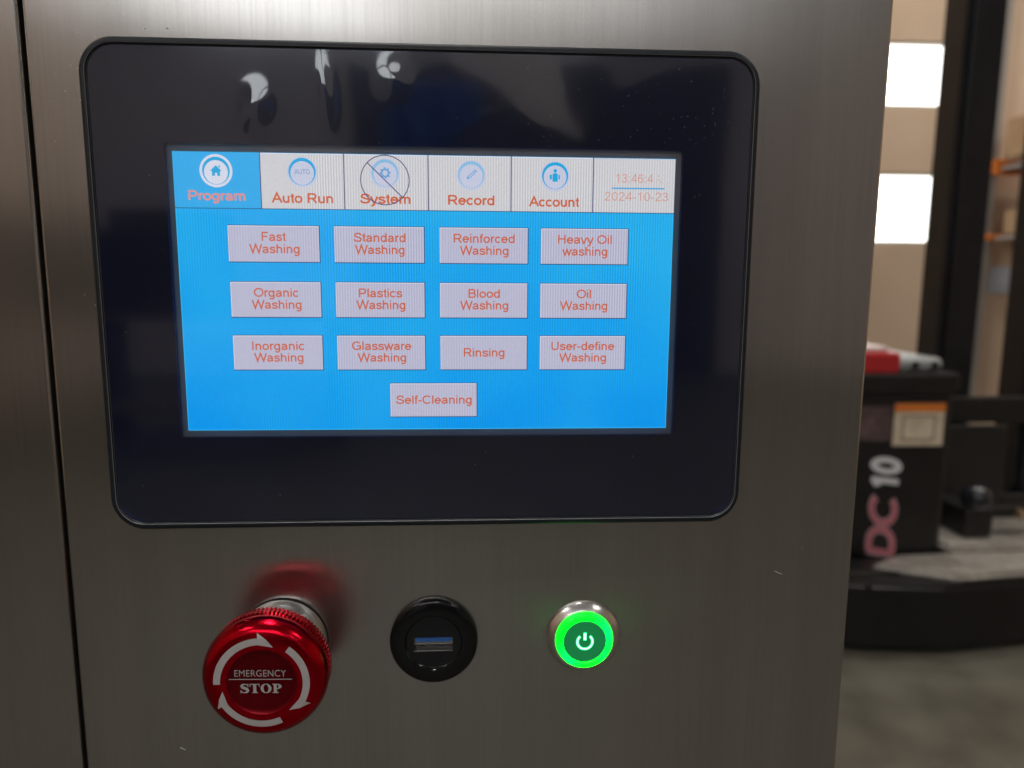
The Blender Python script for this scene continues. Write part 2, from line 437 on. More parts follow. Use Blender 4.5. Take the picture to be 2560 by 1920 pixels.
W1 = (2.05, 2.975, 1.085, 1.475); W2 = (2.05, 2.975, .25, .69)
wall_with_holes("wall_far", YF, YF+.2, [W1, W2], M_wall)
window(*W1, YF+.04, "blown-out white window high up between the steel panel and the black mast", 0)
window(*W2, YF+.04, "blown-out white window below the upper one, level with the orange rack", 1)
rear = [(-3.3+i*1.6, -1.78+i*1.6, 2.95, 4.15) for i in range(3)]
M_wall_cool = noise_var(mat("wall_cool_grey", (.5, .5, .55), .8), 1.3, (.66, .66, .72), (.74, .74, .80), 6)
wall_with_holes("wall_rear", YB-.2, YB, rear, M_wall_cool)
for i, h in enumerate(rear):
    window(*h, YB-.04, ("leftmost", "middle", "rightmost")[i]+" of three tall bright windows in the wall behind the camera", 0, group="clerestory windows behind the camera")
for nm, a, b in (("wall_left", XL-.2, XL), ("wall_right", XR, XR+.2)):
    tag(obj(nm, bx(a, b, YB, YF, FZ, CZ), M_wall), kind="structure")

# ceiling lamps; the near-camera and far-wall ones are added fill lights
M_lamp = mat("lamp_glow", (.8, .8, .8), .5, emit=(1.0, .97, .92), estr=52)
M_lamp_far = mat("lamp_glow_far", (.8, .8, .8), .5, emit=(1.0, .95, .86), estr=95)
M_lampbody = mat("lamp_body", (.35, .35, .36), .4, .8)
def lamp(x, y, where):
    t = thing("high_bay_lamp", "round high bay lamp hanging " + where, "lamp", (x, y, CZ-.6), "high bay lamps under the ceiling")
    obj("shade", lathe_z(BM(), [(.05, .45), (.07, .30), (.26, .02), (.27, 0), (.255, .0), (.06, .27)]), M_lampbody, t, True)
    obj("lens", lathe_z(BM(), [(0, .03), (.24, .03), (.24, .015), (0, .012)]), M_lamp if y < 0 else M_lamp_far, t, True)
    obj("rod", lathe_z(BM(), [(.012, .45), (.012, .60)], 12), M_lampbody, t)
def lathe_z(bm, prof, n=40):
    lathe(bm, prof, 0, 0, n)
    bmesh.ops.transform(bm, verts=bm.verts, matrix=Matrix(((1, 0, 0, 0), (0, 0, 1, 0), (0, 1, 0, 0), (0, 0, 0, 1))))
    return bm
for x, y, wh in ((-3.2, -6.6, "at the rear wall, left end of the row"), (0.2, -6.6, "at the rear wall, middle of the row"), (3.4, -6.6, "at the rear wall, right end of the row"),
                 (-.3, -.6, "just above the camera, added as fill light"), (-3.2, -2.6, "midway down the hall on the left"), (3.4, -2.6, "midway down the hall on the right"),
                 (3.4, 1.6, "above the pallet stacker, added to brighten the far wall"), (5.4, 2.4, "near the right wall by the orange rack, added to brighten the far wall"), (1.6, 3.0, "close to the far wall above the windows, added to brighten that wall")):
    lamp(x, y, wh)

# made-up objects added behind the camera to shape reflections in glass and steel
rd = thing("added_roller_door", "dark blue-grey roller door added behind the camera to darken reflections", "roller door", (.9, YB, FZ))  # unseen door added to darken what the glass mirrors
M_rd = noise_var(mat("added_door_grey", (.05, .05, .07), .5), 3, (.040, .042, .062), (.065, .068, .095))
for k in range(28): obj("slat", bx(-2.3, 2.3, .003, .035, .01+k*.136, .01+k*.136+.128, bev=.008, seg=1), M_rd, rd)
for x in (-2.36, 2.36): obj("guide_rail", bx(x-.06, x+.055, .003, .08, 0, 3.85), M_frame, rd)
M_dk = noise_var(mat("added_cabinet_dark", (.03, .03, .033), .5), 6, (.02, .02, .022), (.045, .042, .04))
M_bench = noise_var(mat("added_bench_wood", (.20, .16, .12), .6), 6, (.16, .13, .10), (.24, .20, .15))
wb = thing("workbench", "long wooden workbench added along the left behind the camera for its reflection", "workbench", (-2.8, -5.4, FZ))  # unseen bench and cabinets added to mirror as a dark band
obj("bench_top", bx(-1.9, 1.9, -.40, .40, .90, .95, bev=.006), M_bench, wb)
for x in (-1.8, 0, 1.8): obj("leg", bx(x-.04, x+.04, -.36, .36, 0, .90, bev=.004), M_dk, wb)
obj("lower_shelf", bx(-1.85, 1.85, -.35, .35, .22, .26, bev=.004), M_bench, wb)
for i, (x, wd, h) in enumerate(((-4.1, .9, .78), (-3.1, .8, .62), (-2.2, .7, .74))):
    t = thing("added_tool_cabinet", ("tallest dark tool cabinet added at the left end of the workbench", "low dark tool cabinet added in the middle of the workbench", "narrow dark tool cabinet added at the right end of the workbench")[i], "tool cabinet", (x, -5.4, FZ+.951), "tool cabinets added on the workbench for their reflection")
    obj("case", bx(-wd/2, wd/2, -.28, .28, 0, h, bev=.008), M_dk, t)
    for k in range(4):
        d = obj("drawer", bx(-wd/2+.03, wd/2-.03, .2805, .29, .03+k*(h-.06)/4, .015+(k+1)*(h-.06)/4), M_dk, t)
        obj("handle", bx(-.12, .12, .291, .31, .06+k*(h-.06)/4, .075+k*(h-.06)/4), M_steel_plain, d)
bm = BM()
gx = 30
vv = [[bm.verts.new((-.42+.50*i/gx, -3.5+.06*math.sin(i*.7)+.02*math.sin(j*1.3+i), .56+.42*j/10+.16*(i/gx)*(1-j/10))) for i in range(gx+1)] for j in range(11)]
for j in range(10):
    for i in range(gx): bm.faces.new((vv[j][i], vv[j][i+1], vv[j+1][i+1], vv[j+1][i]))
o = obj("added_blue_tarpaulin", bm, mat("added_tarpaulin_blue", (.05, .22, .75), .5), None, True)  # unseen sheet added so blue patches mirror in the glass
o.modifiers.new("thick", 'SOLIDIFY').thickness = .004
tag(o, "stand-in blue tarpaulin added behind the camera, mirrored in the glass", "tarpaulin")
fs = thing("added_foam_sheet", "pale foam packing sheet added point down behind the camera for its reflection", "packing sheet", (.21, -1.2, .271))  # unseen sheet added so a pale diagonal mirrors in the glass
obj("sheet", prism(BM(), [(-.207, .159), (.015, .0), (-.004, .08), (-.014, .164), (-.006, .42), (-.50, .42)], 0, .008), mat("added_foam_pale", (.85, .85, .88), .7), fs)
fs.rotation_euler = (math.radians(28), 0, 0)
obj("cord", bx(-.16, -.155, .001, .006, .421, 1.9), M_dk, fs)

# ------------------------------------------------------------------ washer cabinet
PY = .004            # front face of the steel
cab = thing("washer_cabinet", "brushed stainless steel machine cabinet with a dark vertical door seam at its left", "cabinet", (0, 0, 0))
def edged_plate(x0, x1, z0, z1, y0, y1, r):
    bm = BM(); k = r
    lp = lambda i, y: (rrect(x0+i, x1-i, z0+i, z1-i, .002, 3), y)
    loft(bm, [lp(r, y0), lp(r*.35, y0+r*.25), lp(r*.08, y0+r*.6), lp(0, y0+r), lp(0, y1)], True, True)
    return bm
obj("front_panel", edged_plate(-.1196, .1462, -1.02, .30, PY, PY+.022, .0010), M_steel, cab, True)
obj("door", edged_plate(-.72, -.12115, -1.02, .30, PY+.0002, PY+.022, .0010), M_steel, cab, True)
obj("side_panel", bx(.1270, .1455, PY+.0225, .66, -1.06, .30), M_steel, cab)
obj("side_panel", bx(-.72, -.70, PY+.0225, .66, -1.06, .30), M_steel, cab)
obj("top_panel", bx(-.72, .1458, PY+.001, .662, .3005, .32, bev=.002), M_steel, cab)
obj("back_panel", bx(-.72, .1455, .6605, .68, -1.06, .30), M_steel, cab)
obj("door_gasket", bx(-.135, -.105, PY+.0225, PY+.03, -1.02, .30), M_black_gap, cab)
for x in (-.66, .09):
    for y in (.06, .60): 
        obj("foot", bx(x-.03, x+.03, y-.03, y+.03, FZ, -1.06, bev=.004), M_black_matte, cab)

# specks of dried splash on the steel
M_speck = mat("dried_splash", (.95, .94, .92), .35)
bm = BM()
def speck(x, z, a, b, ang, y=PY-.00008):
    n = 7; pts = []
    for i in range(n):
        t = 2*PI*i/n; r = random.uniform(.6, 1.15)
        u, v = a*r*math.cos(t), b*r*math.sin(t)
        pts.append((x+u*math.cos(ang)-v*math.sin(ang), z+u*math.sin(ang)+v*math.cos(ang)))
    prism(bm, pts, y, PY+.0002)
for x, z, s in ((-.1040, .0772, 1.5), (-.0990, .0762, 2.0), (-.0845, .0790, 1.7), (-.0778, .0792, 2.4), (-.1068, .0680, 1.3), (-.1048, .0672, .8),
                (-.1035, .0712, .8), (-.1090, .0606, 1.0), (-.1047, .0580, 1.0), (-.1135, .0575, 1.3), (-.0955, .0612, .9), (-.0900, .0830, .7),
                (-.0830, .0890, .8), (-.0885, .0880, .6), (-.0800, .0893, .6), (-.1130, .0460, .7), (-.0975, .0430, .4), (-.0990, .0700, .6),
                (-.1080, -.0002, .7), (-.1045, -.0012, .6), (-.1020, -.0006, .6), (-.1050, -.0035, .7), (-.1063, -.0780, .4), (-.1115, .0655, .5),
                (.1280, -.0870, .5), (-.1085, .0800, .4), (-.0932, .0735, .5), (-.1160, .0350, .4), (.1330, -.0720, .4), (.118, .010, .3)):
    speck(x, z, .00024*s, .00012*s, random.uniform(-.4, .3))
for x, z in ((.1195, -.0955), (.1205, -.0960), (-.0870, -.1560)):
    speck(x, z, .0011, .00007, random.uniform(-.5, -.2))
tag(obj("dried_splash_specks", bm, M_speck), "tiny pale specks of dried splash on the steel by the screen's corner", "stain", kind="stuff")

# ------------------------------------------------------------------ touch screen panel
hmi = thing("touch_screen_panel", "black framed touch screen showing a blue washing program menu, set in the steel", "touch screen", (0, 0, 0))
OX0, OX1, OZ0, OZ1 = -.1022, .1026, -.0752, .0752
GX0, GX1, GZ0, GZ1 = -.0999, .1005, -.0729, .0730
bm = BM()
lp = lambda i, y, r=.0105: (rrect(OX0+i, OX1-i, OZ0+i, OZ1-i, max(r-i, .002), 12), y)
gl = lambda i, y, r=.0082: (rrect(GX0-i, GX1+i, GZ0-i, GZ1+i, r+i, 12), y)
loft(bm, [lp(-.0004, PY+.0003), lp(-.0002, .0010), lp(0, -.0004), lp(.00025, -.0013), lp(.0008, -.0019), lp(.0013, -.0020), gl(.00040, -.0020), gl(.00018, -.0018), gl(.0, -.0013), gl(0, .0003)])
obj("bezel", bm, M_bezel, hmi, True, 50)
lipm = mat("highlight_lip_grey", (.34, .35, .37), .35)  # pale ring added so the glass edge shows a light line
obj("highlight_lip", loft(BM(), [gl(-.00004, -.00125), gl(.00004, -.00135), gl(.00030, -.00198), gl(.00034, -.00202), gl(.00040, -.0019)]), lipm, hmi, True, 80)
# inked glass with a clear window
WX, WZ0, WZ1 = .0790, -.0450, .0453
bm = BM()
hole = lambda i, y: (rrect(-WX-i, WX+i, WZ0-i, WZ1+i, .0004+i, 12), y)
loft(bm, [gl(-.0001, .0008), gl(-.0001, -.0010), gl(-.0003, -.0012), hole(0, -.0012), hole(0, .0008)])
obj("cover_glass", bm, M_ink, hmi, True, 30)
obj("display_surround", loft(BM(), [hole(.0003, .0009), hole(.0003, .0004)], True, True), M_surround, hmi)
LX, LZ = .07704, .04296
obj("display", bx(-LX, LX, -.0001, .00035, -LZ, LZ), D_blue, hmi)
Y1, Y2, Y3, Y4, Y5 = -.00014, -.00018, -.00022, -.00026, -.00030
SB = .00016

# thin bright rim the lit display leaves along its lower and left edge
rim = BM(); rect(rim, -LX, LX, -LZ, -LZ+.00025, Y1); rect(rim, -LX, -LX+.0002, -LZ+.00025, LZ, Y1); rect(rim, LX-.0002, LX, -LZ+.00025, .0262, Y1)
obj("display_rim", rim, screen_mat("display_rim", (60, 190, 250)), hmi)

# ---- tabs
TX = [-.07704, -.05117, -.02596, -.00027, .02540, .05112, .07704]
TZ = .02628
def ring_icon(tab, cx, cz, kind, ringm):
    R = .0041
    if kind == 'home':
        obj("icon_disc", disc(BM(), cx, cz, .0049, Y2, 64), screen_mat("display_icon_white", (216, 220, 236), 1, .3), tab)
    else:
        obj("icon_disc", disc(BM(), cx, cz-.0002, .0046, Y2, 64), D_lilac, tab)
    bm = BM(); annulus(bm, cx, cz, R-.00055, R, Y3, dz=-.00042); 
    obj("icon_ring", bm, ringm, tab)
    bm = BM()
    if kind == 'home':
        poly(bm, [(cx-.00175, cz-.00005), (cx, cz+.0016), (cx+.00175, cz-.00005), (cx+.0012, cz-.00005), (cx+.0012, cz-.0015), (cx+.00035, cz-.0015), (cx+.00035, cz-.0006),
                  (cx-.00035, cz-.0006), (cx-.00035, cz-.0015), (cx-.0012, cz-.0015), (cx-.0012, cz-.00005)], Y4)
        rect(bm, cx+.0008, cx+.0012, cz+.0009, cz+.0016, Y4-.00001)
        obj("house_symbol", bm, D_cyan, tab)
    elif kind == 'auto':
        put_sans(bm, "AUTO", cx-.0024, cx+.0024, cz-.0007, .0014, Y4, .12)
        obj("lettering", bm, screen_mat("display_grey_blue", (126, 160, 200)), tab)
    elif kind == 'gear':
        n = 8; pts = []
        for i in range(n*4):
            a = 2*PI*i/(n*4); r = .00175 if (i % 4) in (0, 1) else .00132
            pts.append((cx+r*math.cos(a), cz+r*math.sin(a)))
        pin = [(cx+.0008*math.cos(2*PI*i/(n*4)), cz+.0008*math.sin(2*PI*i/(n*4))) for i in range(n*4)]
        loft(bm, [(pts, Y4), (pin, Y4)]); obj("gear_symbol", bm, screen_mat("display_gear", (110, 165, 215)), tab)
    elif kind == 'pencil':
        c, s = math.cos(math.radians(42)), math.sin(math.radians(42))
        rp = lambda l: [(cx+u*c-v*s, cz+u*s+v*c) for u, v in l]
        poly(bm, rp([(-.0020, 0), (-.0013, -.00045), (.0013, -.00045), (.0013, .00045), (-.0013, .00045)]), Y4)
        poly(bm, rp([(.0015, -.00045), (.0020, -.00045), (.0020, .00045), (.0015, .00045)]), Y4)
        obj("pencil_symbol", bm, screen_mat("display_pencil", (120, 170, 220)), tab)
        bm2 = BM(); poly(bm2, rp([(-.0010, -.00018), (.0010, -.00018), (.0010, .00018), (-.0010, .00018)]), Y5)
        obj("pencil_shaft", bm2, D_lilac, tab)
    elif kind == 'person':
        disc(bm, cx, cz+.0015, .00055, Y4, 24)
        poly(bm, [(cx-.0008, cz-.0018), (cx+.0008, cz-.0018), (cx+.0008, cz+.0004), (cx+.0004, cz+.0008), (cx-.0004, cz+.0008), (cx-.0008, cz+.0004)], Y4)
        rect(bm, cx-.0017, cx-.0010, cz-.0011, cz+.0003, Y4); rect(bm, cx+.0010, cx+.0015, cz-.0011, cz+.0003, Y4)
        obj("person_symbol", bm, D_cyan, tab)

tabs = [("Program", -.07293, -.05589, .02862, "home", D_cyan, -.06432, .03738, D_text_pink, "selected blue tab reading Program with a house symbol"),
        ("Auto Run", -.04812, -.02945, .02815, "auto", D_cyan, -.03855, .03745, D_text, "white tab reading Auto Run"),
        ("System", -.02125, -.00576, .02825, "gear", D_pale, -.01342, .03741, D_text, "white tab reading System, crossed out by a circle and slash"),
        ("Record", .00582, .02023, .02815, "pencil", D_pale, .01303, .03723, D_text, "white tab reading Record with a pencil symbol"),
        ("Account", .03096, .04702, .02795, "person", D_cyan, .03913, .03731, D_text, "white tab reading Account with a person symbol")]
for i, (s, a, b, zb, kind, rm, cx, cz, tm, lab) in enumerate(tabs):
    t = obj("screen_tab", rect(BM(), TX[i]+(.00016 if i else 0), TX[i+1]-.00016, TZ+.00010, LZ-.0001, Y1), D_tabblue if i == 0 else D_white, hmi, label=lab)
    if i:
        hl = BM(); rect(hl, TX[i]+.0002, TX[i+1]-.0002, LZ-.00035, LZ-.0001, Y2); obj("highlight_line", hl, D_hi, t)
    ring_icon(t, cx, cz, kind, rm)
    obj("lettering", put_sans(BM(), s, a, b, zb, .0029, Y2, .130), tm, t)
    if kind == 'gear':
        bm = BM(); annulus(bm, -.0135, .03528, .00725, .00755, Y5, n=96)
        obj("no_entry_circle", bm, D_sep, t)
        c = math.cos(math.radians(-44)); s_ = math.sin(math.radians(-44)); q = []
        for u, v in ((-.0074, -.00016), (.0074, -.00016), (.0074, .00016), (-.0074, .00016)): q.append((-.0135+u*c-v*s_, .03528+u*s_+v*c))
        obj("no_entry_slash", poly(BM(), q, Y5-.00002), D_sep, t)
t = obj("clock_tab", rect(BM(), TX[5]+.00016, TX[6], TZ+.0001, LZ-.0001, Y1), D_white, hmi, label="white clock field reading 13:46:4 above 2024-10-23")
bm = BM(); put_sans(bm, "13:46:4", .0583, .0702, .03548, .0027, Y2, .070)
for z in (.0363, .0375): rect(bm, .0716, .0719, z, z+.0004, Y2); 
rect(bm, .0724, .0727, .0357, .0361, Y2)
obj("lettering", bm, D_text_thin, t)
obj("lettering", put_sans(BM(), "2024-10-23", .0549, .0751, .02995, .0027, Y2, .070), D_text_thin, t)
obj("underline", rect(BM(), .0571, .0738, .0336, .0340, Y2), D_line, t)
for x in TX[1:6]:
    obj("separator_line", rect(BM(), x-.00016, x+.00016, TZ+.0001, LZ, Y1-.00001), D_sep, hmi)
obj("separator_line", rect(BM(), -LX, LX, TZ-.00012, TZ+.0001, Y1-.00001), D_dark, hmi)

# ---- program buttons
prog = [("Fast|Washing", 0, 0), ("Standard|Washing", 1, 0), ("Reinforced|Washing", 2, 0), ("Heavy Oil|washing", 3, 0),
        ("Organic|Washing", 0, 1), ("Plastics|Washing", 1, 1), ("Blood|Washing", 2, 1), ("Oil|Washing", 3, 1),
        ("Inorganic|Washing", 0, 2), ("Glassware|Washing", 1, 2), ("Rinsing", 2, 2), ("User-define|Washing", 3, 2), ("Self-Cleaning", 4, 3)]
CX = [-.0479, -.01560, .01695, .04880, .00078]; CZ_ = [.01572, -.00140, -.01805, -.03335]
for s, ci, ri in prog:
    cx, cz = CX[ci], CZ_[ri]; hw = .01382; hh = (.00548, .00543, .00540, .00540)[ri]
    t = obj("screen_button", rect(BM(), cx-hw, cx+hw, cz-hh, cz+hh, Y2), D_btn, hmi, label="grey on-screen button reading "+s.replace("|", " "))
    sh = BM(); rect(sh, cx-hw-.00008, cx+hw+.00026, cz-hh-.00026, cz+hh+.00020, Y1)
    obj("shadow_line", sh, D_dark, t)
    hl = BM(); rect(hl, cx-hw, cx+hw, cz+hh-.00022, cz+hh, Y3); rect(hl, cx-hw, cx-hw+.0002, cz-hh, cz+hh-.00022, Y3)
    obj("highlight_line", hl, D_hi, t)
    lines = s.split("|"); size = .00385
    bm = BM()
    for k, ln in enumerate(lines):
        wd = awidth(ln)*size*1.045
        zb = cz + (.0009 if k == 0 else -.0028) - .00005 if len(lines) == 2 else cz - .00125
        dx = .0001
        if ln == "Self-Cleaning": wd = .0243
        put_sans(bm, ln, cx-wd/2+dx, cx+wd/2+dx, zb, .00272, Y4, .112)
    obj("lettering", bm, D_text, t)

# ---- clear protective film, wavy near the top where it has lifted
film_m = bpy.data.materials.new("clear_film"); film_m.use_nodes = True
nt = film_m.node_tree; N = nt.nodes; L = nt.links; N.clear()
out = N.new("ShaderNodeOutputMaterial"); mx = N.new("ShaderNodeMixShader"); tr = N.new("ShaderNodeBsdfTransparent")
gs = N.new("ShaderNodeBsdfGlossy"); gs.inputs["Roughness"].default_value = .05; fr = N.new("ShaderNodeFresnel"); fr.inputs[0].default_value = 1.74
L.new(fr.outputs[0], mx.inputs[0]); L.new(tr.outputs[0], mx.inputs[1]); L.new(gs.outputs[0], mx.inputs[2]); L.new(mx.outputs[0], out.inputs[0])
def sstep(a, b, x):
    t = max(0, min(1, (x-a)/(b-a))); return t*t*(3-2*t)
def film_h(x, z):
    """how far the film stands off the glass (m)"""
    h = 0.0
    top = sstep(.040, .062, z)
    mid = top*sstep(-.062, -.045, x)*(1-sstep(.085, .1, x))
    n = noise.noise(Vector((x*38, z*26, 1.7))); n2 = noise.noise(Vector((x*95, z*60, 4.1)))
    h += mid*(.00012*n + .00001*n2)
    for bx_, bz, sx, sz, a, an in ((-.0520, .0555, .0050, .0068, .00062, -.35), (-.0308, .0605, .0022, .0075, .00044, .08), (-.0098, .0640, .0044, .0052, .00042, 0),
                                   (.0150, .0530, .0060, .0030, .00007, .3), (.0300, .0540, .0050, .0060, .00009, 0), (.060, .060, .012, .006, .00012, .7)):
        c, sn = math.cos(an), math.sin(an); u = (x-bx_)*c+(z-bz)*sn; v = -(x-bx_)*sn+(z-bz)*c
        h += a*math.exp(-(u/sx)**2-(v/sz)**2)
    return h
NX, NZ = 330, 120
x0, x1, z0, z1 = GX0+.0004, GX1-.0004, GZ0+.0004, GZ1-.0004
zs = [z0 + (.030-z0)*i/20 for i in range(20)] + [.030 + (z1-.030)*i/NZ for i in range(NZ+1)]
V = []; F = []
rc = .0078
for z in zs:
    e = 0.0
    dz = max(0, (z0+rc)-z, z-(z1-rc))
    if dz > 0: e = rc - math.sqrt(max(0, rc*rc-dz*dz))
    for i in range(NX+1):
        x = x0+e + (x1-x0-2*e)*i/NX
        V.append((x, -.00135-film_h(x, z)*1.0, z))
for j in range(len(zs)-1):
    for i in range(NX):
        a = j*(NX+1)+i; F.append((a, a+1, a+NX+2, a+NX+1))
me = bpy.data.meshes.new("protective_film"); me.from_pydata(V, [], F)
link("protective_film", me, film_m, hmi, True, 180, False)

bm = BM(); rs = random.Random(3)
for i in range(150):
    x, z = rs.uniform(GX0+.004, GX1-.004), rs.uniform(GZ0+.004, GZ1-.004)
    if i > 40 and rs.random() < .6: x, z = rs.uniform(.03, .098), rs.uniform(.045, .070)
    if abs(x) < .079 and abs(z) < .0453: continue
    r = rs.choice((.00006, .00007, .0001)); a0 = rs.random()*3; e = rs.uniform(1, 2.2)
    prism(bm, [(x+r*e*math.cos(a0)*math.cos(t)-r*math.sin(a0)*math.sin(t), z+r*e*math.sin(a0)*math.cos(t)+r*math.cos(a0)*math.sin(t)) for t in (0, 1.3, 2.4, 3.6, 5)], -.00135-film_h(x, z)-.00004, -.00135-film_h(x, z)+.00002)
tag(obj("dust", bm, mat("dust_grey", (.45, .45, .48), .8), hmi), kind="stuff")

# ------------------------------------------------------------------ emergency stop button
EX, EZ = -.0510, -.1167
es = thing("emergency_stop_button", "red metal mushroom button with white arrows reading EMERGENCY STOP", "emergency stop", (EX, PY, EZ))
def loc(bm):   # geometry is drawn in place; shift so the Empty sits at the button's base
    bmesh.ops.translate(bm, verts=bm.verts, vec=(-EX, -PY, -EZ)); return bm
obj("gasket", loc(lathe(BM(), [(0, PY), (.0147, PY), (.0149, .0037), (.0147, .0034), (0, .0034)], EX, EZ)), M_black_matte, es, True)
obj("collar", loc(lathe(BM(), [(.0, .0035), (.0143, .0035), (.0147, .0029), (.0146, .0008), (.0141, .0000), (.0133, -.0022), (.0131, -.0034), (.0128, -.0038), (.0118, -.0042), (.0114, -.0100)], EX, EZ)), mat("collar_silver", (.86, .85, .85), .32, 1.0), es, True, 35)
NK = 92*6
def knurl(k, i):
    if k in (2, 3, 4, 5): return (-.00034 if (i % 6) in (0, 1) else 0.0)*(1 if k in (3, 4) else .6)
    return 0
DY = -.0038; KR = .957
cap_prof = [(r*KR, y+DY) for r, y in [(0, -.0062), (.0178, -.0062), (.0193, -.0070), (.0199, -.0076), (.0199, -.0112), (.0193, -.0119), (.0191, -.0122), (.0199, -.0127), (.02015, -.0136), (.0200, -.0148), (.0193, -.0163), (.0181, -.0176), (.0172, -.0181), (.0164, -.0184), (.0140, -.0187), (.0114, -.0189), (.0110, -.0188)]]
obj("cap", loc(lathe(BM(), cap_prof, EX, EZ, NK, knurl)), M_red, es, True, 35)
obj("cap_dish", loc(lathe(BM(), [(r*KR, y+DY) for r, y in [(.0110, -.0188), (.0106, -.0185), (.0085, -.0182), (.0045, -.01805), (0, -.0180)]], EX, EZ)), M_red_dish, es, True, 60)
def arrow(a0, a1, tip):
    bm = BM(); ri, ro = .0129, .0151
    P = []
    n = 28
    fy = lambda r: -.01905 if r > .0118 else -.0190
    outer = [(ro, a0+(a1-a0)*i/n) for i in range(n+1)]; inner = [(ri, a0+(a1-a0)*i/n) for i in range(n+1)]
    pv = lambda r, a, y: bm.verts.new((EX+KR*r*math.cos(math.radians(a)), y+DY, EZ+KR*r*math.sin(math.radians(a))))
    yo = lambda r: -.0189 - .00006 + max(0, r-.0140)*.125
    vo = [pv(r, a, yo(r)) for r, a in outer]; vi = [pv(r, a, yo(r)) for r, a in inner]
    for i in range(n): bm.faces.new((vo[i], vo[i+1], vi[i+1], vi[i]))
    barb = pv(.0168, a1, -.01838); tp = pv(.0126, tip, yo(.0126)); midp = pv(.0146, (a1+tip)/2, yo(.0146))
    bm.faces.new((vo[-1], barb, midp)); bm.faces.new((vi[-1], vo[-1], midp)); bm.faces.new((vi[-1], midp, tp))
    bmesh.ops.recalc_face_normals(bm, faces=bm.faces)
    return loc(bm)
for a in ((181, 93, 71), (53, -27, -49), (-66, -148, -168)):
    obj("arrow_mark", arrow(*a), M_print, es)
rt = math.radians(-1.3); pv = (EX, EZ)
yT = -.01862+DY
bm = put_text(BM(), "EMERGENCY", EX-.0081, EX+.0073, EZ+.0020, .0021, yT-.0001, -.004, rot=rt, pivot=pv)
obj("lettering", loc(bm), M_print, es)
obj("divider_line", loc(poly(BM(), [(EX-.0097, EZ+.00118), (EX+.0091, EZ+.00078), (EX+.0091, EZ+.00103), (EX-.0097, EZ+.00143)], yT-.0001)), M_print, es)
# STOP in heavy slab-serif capitals, drawn in a 100-unit high box
bm = BM()
def stroke(pts, wd):
    """thick polyline (x, z, width) in letter units"""
    L_, R_ = [], []
    for i, (x, z, *ww) in enumerate(pts):
        p = pts[max(0, i-1)]; q = pts[min(len(pts)-1, i+1)]
        dx, dz = q[0]-p[0], q[1]-p[1]; l = math.hypot(dx, dz) or 1; k = (ww[0] if ww else wd)/2
        L_.append((x-dz/l*k, z+dx/l*k)); R_.append((x+dz/l*k, z-dx/l*k))
    return L_, R_
SW, SH = .0125/330, .00305/100
ox, oz = EX-.0066, EZ-.00325
def lp2(p): return (ox+p[0]*SW, oz+p[1]*SH - (p[0]*SW)*.022)
def add_quadstrip(A, B, y):
    va = [bm.verts.new((lp2(p)[0], y, lp2(p)[1])) for p in A]; vb = [bm.verts.new((lp2(p)[0], y, lp2(p)[1])) for p in B]
    for i in range(len(va)-1): bm.faces.new((va[i], va[i+1], vb[i+1], vb[i]))
def lpoly(pts, y): bm.faces.new([bm.verts.new((lp2(p)[0], y, lp2(p)[1])) for p in pts])
ys = yT-.0001
spine = [(64, 76, 7), (58, 89, 9), (42, 95, 11), (24, 92, 17), (14, 77, 24), (20, 62, 27), (36, 53, 29), (54, 43, 28), (62, 27, 25), (54, 10, 18), (36, 4, 11), (18, 9, 9), (8, 25, 7)]
add_quadstrip(*stroke(spine, 10), ys)
lpoly([(62, 99), (68, 99), (68, 66), (62, 66)], ys-.00002); lpoly([(4, 0), (10, 0), (10, 34), (4, 34)], ys-.00002)
# T
lpoly([(78, 99), (156, 99), (156, 90), (78, 90)], ys); lpoly([(105, 90), (129, 90), (129, 9), (105, 9)], ys); lpoly([(94, 9), (140, 9), (140, 0), (94, 0)], ys)
lpoly([(78, 90), (85, 90), (82, 66), (78, 66)], ys); lpoly([(149, 90), (156, 90), (156, 66), (152, 66)], ys)
# O
n = 36
A = [(206+43*math.cos(2*PI*i/n), 49.5+51*math.sin(2*PI*i/n)) for i in range(n+1)]; B = [(206+19*math.cos(2*PI*i/n), 49.5+43*math.sin(2*PI*i/n)) for i in range(n+1)]
add_quadstrip(A, B, ys)
# P
lpoly([(256, 9), (304, 9), (304, 0), (256, 0)], ys); lpoly([(267, 90), (291, 90), (291, 9), (267, 9)], ys); lpoly([(256, 99), (291, 99), (291, 90), (256, 90)], ys)
A = [(291+(39 if 1 else 0)*math.sin(PI*i/16), 71+28*math.cos(PI*i/16)) for i in range(17)]; B = [(291+16*math.sin(PI*i/16), 71+20*math.cos(PI*i/16)) for i in range(17)]
add_quadstrip(A, B, ys)
obj("lettering", loc(bm), M_print, es)

# ------------------------------------------------------------------ usb socket
UX, UZ = -.0001, -.1176
us = thing("usb_socket", "round glossy black socket with a blue USB tongue in its slot", "socket", (UX, PY, UZ))
def locu(bm): bmesh.ops.translate(bm, verts=bm.verts, vec=(-UX, -PY, -UZ)); return bm
hx0, hx1, hz0, hz1 = -.0069, .0064, UZ-.0033, UZ+.0018
n = 96
bm = BM()
lathe(bm, [(.0150, PY), (.0150, .0022), (.0147, .0016), (.0142, .0013), (.0105, .0009), (.0098, .0010), (.0094, .0016), (.0092, .0017)], UX, UZ, n)
obj("flange", locu(bm), M_black_gloss, us, True, 30)
